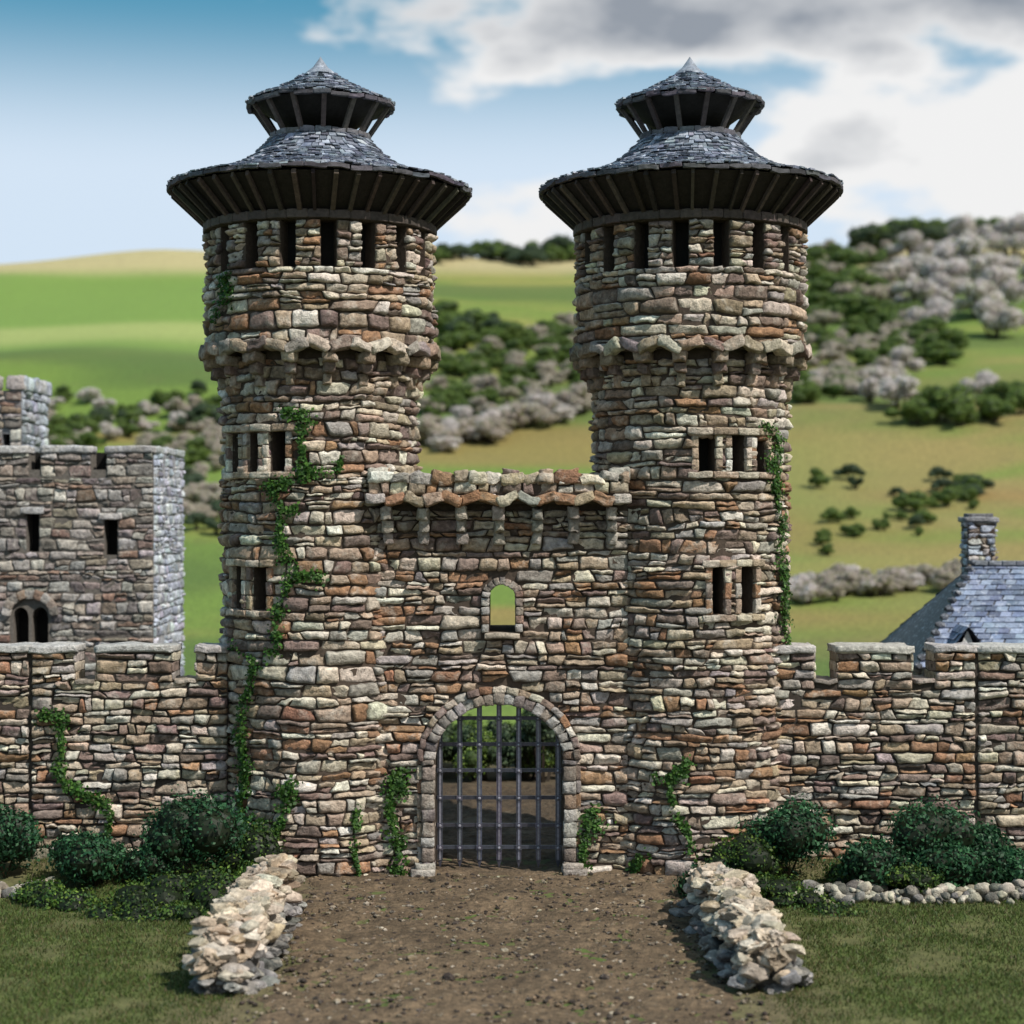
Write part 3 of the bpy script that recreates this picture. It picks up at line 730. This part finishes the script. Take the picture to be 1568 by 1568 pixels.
# ---------------------------------------------------------------- ivy
def ivy(paths,surf,wid=12,dens=330,cols=[(.045,.12,.018),(.03,.085,.016),(.07,.15,.025)]):
    mb=MB();S=[]
    for pth in paths:
        pth=np.array(pth,float);seg=np.linalg.norm(np.diff(pth,axis=0),axis=1);s=np.concatenate([[0],np.cumsum(seg)])
        n=int(s[-1]*.018*dens);t=rng.uniform(0,s[-1],n)
        x=np.interp(t,s,pth[:,0]);y=np.interp(t,s,pth[:,1])
        wv=wid*(.55+.55*vn(t/22,len(S)+3.3)+.3*vn(t/7,1.1))
        keep=rng.random(n)<np.clip(.7+.9*vn(t/12,8.8+len(S)),.08,1)
        x=x+rng.normal(0,1,n)*wv*.5+8*vn(t/18,4.4);y=y+rng.normal(0,1,n)*5
        x,y=x[keep],y[keep];S.append((x,y))
    x=np.concatenate([a for a,b in S]);y=np.concatenate([b for a,b in S]);n=len(x)
    dx=(x-784)/F;dz=-(y-784)/F
    if surf[0]=='plane': t=np.full(n,surf[1]-CAMY)
    else:
        cx,cy_,R=surf[1:];oy=CAMY-cy_
        A=dx*dx+1;B=2*(-cx*dx+oy);C=cx*cx+oy*oy-R*R
        disc=B*B-4*A*C;ok=disc>0;dx,dz,B,A,disc=dx[ok],dz[ok],B[ok],A[ok],disc[ok]
        t=(-B-np.sqrt(disc))/(2*A);n=len(t)
    P=np.stack([dx*t,CAMY+t,H+dz*t],1)
    if surf[0]=='plane': nn=np.tile([0,-1,0.],(n,1))
    else: nn=P-np.array([cx,cy_,0]);nn[:,2]=0;nn/=np.linalg.norm(nn,axis=1)[:,None]
    P=P+nn*rng.uniform(.0,.15,n)[:,None]
    m=nn+rng.normal(0,.55,(n,3))+np.array([0,0,.4]);m/=np.linalg.norm(m,axis=1)[:,None]
    tt=np.cross(m,rng.normal(size=(n,3)));tt/=np.linalg.norm(tt,axis=1)[:,None];bb_=np.cross(m,tt)
    s=(.055*rng.uniform(.6,1.3,n))[:,None]
    V=np.stack([P-tt*s,P-bb_*s*.8,P+tt*s,P+bb_*s*.8],1).reshape(-1,3)
    c=np.array(cols)[rng.integers(0,3,n)]*rng.uniform(.5,1.35,n)[:,None]
    mb.add(V,np.arange(4*n).reshape(-1,4),np.repeat(c,4,0));mb.build('ivy_vine',[M_leaf],smooth=False)
cL=('cyl',TL[0],TL[1],2.80);cR=('cyl',TR[0],TR[1],2.80)
ivy([[(435,634),(462,634),(468,690),(462,735)],[(468,720),(510,728),(528,705)],[(465,735),(415,742),(435,775),(428,830),(448,880),(422,930),(425,985),(400,1020),(372,1000),(362,985)],[(448,880),(492,885)],[(395,1020),(380,1060),(372,1130),(378,1190),(366,1235),(380,1300),(400,1300)],[(462,780),(440,785)]],cL,14,360)
ivy([[(352,415),(348,455),(336,490)]],('cyl',TL[0],TL[1],3.24),12)
ivy([[(455,1195),(436,1215),(440,1255),(400,1300),(395,1250)],[(548,1240),(545,1290),(550,1345)]],cL,14,380)
ivy([[(625,1178),(606,1195),(602,1250),(612,1290),(608,1345)]],('plane',-.14),17,480)
ivy([[(915,1232),(905,1260),(898,1300),(888,1345)]],('plane',-.14),18,520)
ivy([[(1062,1165),(1025,1195),(1005,1190)],[(1028,1200),(1035,1245),(1058,1275),(1065,1310)],[(1000,1305),(968,1328)],[(1165,650),(1185,660),(1190,700),(1188,755),(1175,700)],[(1190,760),(1199,830),(1198,900),(1200,990)]],cR,12)
ivy([[(62,1095),(92,1095),(100,1130),(92,1190),(125,1215),(165,1235),(162,1280)],[(92,1190),(130,1220)]],('plane',.36),14)
# ---------------------------------------------------------------- distant vegetation
def treemesh(kind):
    mb=MB();mat=M_leaf
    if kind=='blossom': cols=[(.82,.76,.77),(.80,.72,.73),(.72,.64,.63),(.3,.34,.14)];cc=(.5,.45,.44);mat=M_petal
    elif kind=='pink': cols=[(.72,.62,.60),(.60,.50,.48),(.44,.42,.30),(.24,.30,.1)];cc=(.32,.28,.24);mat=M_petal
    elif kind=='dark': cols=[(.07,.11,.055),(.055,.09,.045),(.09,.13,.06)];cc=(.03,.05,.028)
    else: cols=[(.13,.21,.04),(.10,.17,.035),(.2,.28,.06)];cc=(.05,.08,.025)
    for i in range(9):
        a=rng.uniform(0,6.28);r=rng.uniform(.1,.8)
        leafcloud(mb,(math.cos(a)*r,math.sin(a)*r,.45+rng.uniform(-.1,.75)*(1.15-r)+.1),np.array([.5,.5,.46])*rng.uniform(.6,1.15),800,.045,cols,7,bright=.3,corecol=cc,inner=.7)
    for k in range(5):
        a=rng.uniform(0,6.28);p0=np.array([0,0,-.3]);p1=np.array([math.cos(a)*.4,math.sin(a)*.4,.9])
        q=np.array([[1,0,0],[-.5,.87,0],[-.5,-.87,0]])
        mb.add(np.vstack([p0+q*.07,p1+q*.02]),[[0,1,4,3],[1,2,5,4],[2,0,3,5]],(.05,.04,.03))
    o=mb.build('t_'+kind,[mat],smooth=False);me=o.data;bpy.data.objects.remove(o);return me
TM={k:[treemesh(k) for i in range(3)] for k in ('blossom','pink','dark','green')}
def hit(px_,py_):
    d=np.linspace(60,425,1600);x=(px_-784)/F*d;z=H-(py_-784)/F*d
    b=np.nonzero(z<hgt(x,d+CAMY))[0]
    return d[b[0]] if len(b) else 420
def veg(px_,py_,r,kind,parent=None,name=None):
    d=hit(px_,py_+r*.75);x=(px_-784)/F*d
    s=r*d/F*1.0
    me=TM[kind][rng.integers(3)]
    o=bpy.data.objects.new(name or 'clump',me);sc.collection.objects.link(o)
    o.location=(x,d+CAMY,float(hgt(x,d+CAMY))-.08*s);o.scale=(s*rng.uniform(.9,1.2),s*rng.uniform(.9,1.2),s*rng.uniform(.8,1.1));o.rotation_euler=(0,0,rng.uniform(0,6.28))
    if parent:o.parent=parent
def band(name,poly,n,r0,r1,kinds,sy):
    E=empty(name);poly=np.array(poly,float)
    for i in range(n):
        t=rng.uniform(0,len(poly)-1);k=int(t);f_=t-k;p=poly[k]*(1-f_)+poly[min(k+1,len(poly)-1)]*f_
        veg(p[0]+rng.normal(0,4),p[1]+rng.normal(0,sy),rng.uniform(r0,r1),kinds[rng.integers(len(kinds))],E)
band('hedgerow',[(30,665),(180,640),(345,625)],60,14,26,['pink','green','blossom','green','dark'],18)
band('hedgerow',[(200,700),(350,680)],26,16,28,['pink','pink','green'],18)
band('hedgerow',[(270,750),(350,770)],18,20,30,['dark','pink'],22)
band('hedgerow',[(640,660),(720,655),(800,630),(905,605)],54,18,30,['pink','blossom','pink'],8)
band('hedgerow',[(650,610),(760,590),(905,575)],60,13,24,['pink','green','green','green'],16)
band('hedgerow',[(660,550),(780,540),(905,510)],54,13,24,['green','pink','green'],20)
band('hedgerow',[(665,490),(720,490),(780,505)],20,22,32,['green','dark','green'],10)
band('hedgerow',[(790,520),(905,490)],16,12,20,['green','pink'],8)
band('distant_trees',[(650,385),(760,382),(830,388),(900,378)],50,14,22,['dark','green','dark'],3)
veg(866,374,32,'dark',None,'distant_tree')
band('hedgerow',[(1205,590),(1280,580),(1370,575)],46,16,28,['pink','blossom','pink','green'],10)
band('hedgerow',[(1225,450),(1290,440),(1350,470),(1400,520)],56,16,30,['green','pink','green','green'],26)
band('hedgerow',[(1210,530),(1330,535),(1440,510)],50,13,24,['green','pink','green'],18)
band('hedgerow',[(1220,400),(1290,390),(1370,385)],34,12,20,['pink','green','pink'],9)
band('hedgerow',[(1205,900),(1300,888),(1400,884),(1470,876)],60,15,28,['pink','pink','blossom'],6)
band('distant_trees',[(1320,322),(1400,310),(1480,300),(1568,288),(1680,280)],120,20,34,['dark','dark','green'],7)
for a in [(1375,410,44),(1410,440,50),(1470,390,56),(1520,410,52),(1450,430,46),(1500,450,52),(1550,360,48),(1400,375,34),(1480,360,40),(1375,590,48),(1340,575,34),(1505,585,34),(1375,555,34),(1565,350,40),(1430,480,40),(1520,485,44),(1395,405,40),(1440,405,44),(1600,420,44),(1535,440,44)]:
    veg(a[0],a[1],a[2],'blossom',None,'blossom_tree')
for a in [(1440,610,48),(1400,622,38),(1520,618,38),(1470,625,38),(1455,520,34),(1420,500,32),(1320,430,40),(1340,470,34),(1395,478,32),(1560,610,34),(1540,600,30),(1300,470,34),(1440,535,32)]:
    veg(a[0],a[1],a[2],'green',None,'shrub')
band('hillside_shrubs',[(1220,755),(1300,735),(1400,770),(1460,740),(1540,770)],26,12,26,['green','green','dark'],22)
band('hillside_shrubs',[(1250,830),(1350,800),(1440,800)],14,9,17,['green'],16)
EH=empty('hedgerow')
for i in range(34):
    x=rng.uniform(-6,5.5);y=rng.uniform(17,27);me=TM[['green','dark'][i%2]][i%3]
    o=bpy.data.objects.new('clump',me);sc.collection.objects.link(o);o.parent=EH;o.location=(x,y,-.1);s=rng.uniform(1,1.6);o.scale=(s,s,s*1.3);o.rotation_euler=(0,0,i)
# ---------------------------------------------------------------- sky, sun, camera
el=math.radians(48);az=math.radians(50)
sd=Vector((math.sin(az)*math.cos(el),-math.cos(az)*math.cos(el),math.sin(el)))
w=bpy.data.worlds.new('World');sc.world=w;w.use_nodes=True;nt=w.node_tree;L=nt.links
bg=nt.nodes['Background'];bg.inputs['Strength'].default_value=.09
tc=N(nt,'ShaderNodeTexCoord');sx=N(nt,'ShaderNodeSeparateXYZ');L.new(tc.outputs['Generated'],sx.inputs[0])
def M(op,a,b=None,c=None):
    n=N(nt,'ShaderNodeMath',operation=op)
    for i,v in enumerate((a,b,c)):
        if v is None: continue
        if isinstance(v,(int,float)): n.inputs[i].default_value=v
        else: L.new(v,n.inputs[i])
    return n.outputs[0]
def MR(v,a,b,c=0.,d_=1.):
    n=N(nt,'ShaderNodeMapRange');n.interpolation_type='SMOOTHSTEP';L.new(v,n.inputs[0])
    for i,q in enumerate((a,b,c,d_)): n.inputs[i+1].default_value=q
    return n.outputs[0]
zz=M('MULTIPLY_ADD',sx.outputs[2],2.6,-.2)
cb=N(nt,'ShaderNodeCombineXYZ');L.new(sx.outputs[0],cb.inputs[0]);L.new(sx.outputs[1],cb.inputs[1]);L.new(M('MAXIMUM',zz,.02),cb.inputs[2])
nm=N(nt,'ShaderNodeVectorMath',operation='NORMALIZE');L.new(cb.outputs[0],nm.inputs[0])
sky=N(nt,'ShaderNodeTexSky');sky.sky_type='NISHITA';sky.sun_disc=False;sky.sun_elevation=el;sky.sun_rotation=math.pi-az
L.new(nm.outputs[0],sky.inputs[0])
m0=N(nt,'ShaderNodeMix',data_type='RGBA');m0.inputs[0].default_value=.6;L.new(sky.outputs[0],m0.inputs[6]);m0.inputs[7].default_value=(.9,4.6,6.8,1)
mp_=N(nt,'ShaderNodeMapping');mp_.inputs['Scale'].default_value=(1,1,2.3);mp_.inputs['Location'].default_value=(.72,0,.42);L.new(tc.outputs['Generated'],mp_.inputs[0])
cn=N(nt,'ShaderNodeTexNoise');cn.inputs['Scale'].default_value=7.5;cn.inputs['Detail'].default_value=7;cn.inputs['Roughness'].default_value=.5
L.new(mp_.outputs[0],cn.inputs['Vector'])
xb=M('MULTIPLY',M('MINIMUM',M('MAXIMUM',sx.outputs[0],-.3),.3),.42)
zb=MR(sx.outputs[2],.20,.275,-.03,.07)
dens=M('ADD',M('ADD',cn.outputs['Fac'],xb),zb)
cf=MR(dens,.51,.61)
cr=N(nt,'ShaderNodeValToRGB');e=cr.color_ramp.elements
e[0].position=.58;e[0].color=(1,1,1,1);e[1].position=.78;e[1].color=(.34,.38,.44,1);L.new(M('ADD',dens,MR(sx.outputs[2],.20,.26,-.10,.04)),cr.inputs[0])
vs=N(nt,'ShaderNodeVectorMath',operation='SCALE');L.new(cr.outputs[0],vs.inputs[0]);vs.inputs['Scale'].default_value=9.8
hz=MR(sx.outputs[2],.275,.175,0.,.95)
m1=N(nt,'ShaderNodeMix',data_type='RGBA');L.new(hz,m1.inputs[0]);L.new(m0.outputs[2],m1.inputs[6]);m1.inputs[7].default_value=(7.6,8.9,10.4,1)
m2=N(nt,'ShaderNodeMix',data_type='RGBA');L.new(cf,m2.inputs[0]);L.new(m1.outputs[2],m2.inputs[6]);L.new(vs.outputs[0],m2.inputs[7])
L.new(m2.outputs[2],bg.inputs['Color'])
sl=bpy.data.lights.new('sun','SUN');sl.energy=4.9;sl.angle=math.radians(.6);sl.color=(1,.945,.86)
so=bpy.data.objects.new('sun',sl);sc.collection.objects.link(so);so.rotation_euler=sd.to_track_quat('Z','Y').to_euler()
cam=bpy.data.cameras.new('camera');co=bpy.data.objects.new('camera',cam);sc.collection.objects.link(co)
co.location=(0,CAMY,H);co.rotation_euler=(math.radians(90),0,0);cam.lens=36*F/1568;cam.clip_end=6000
cam.dof.use_dof=True;cam.dof.focus_distance=48.6;cam.dof.aperture_fstop=.33
sc.camera=co
sc.view_settings.view_transform='Standard';sc.view_settings.look='None';sc.view_settings.exposure=0
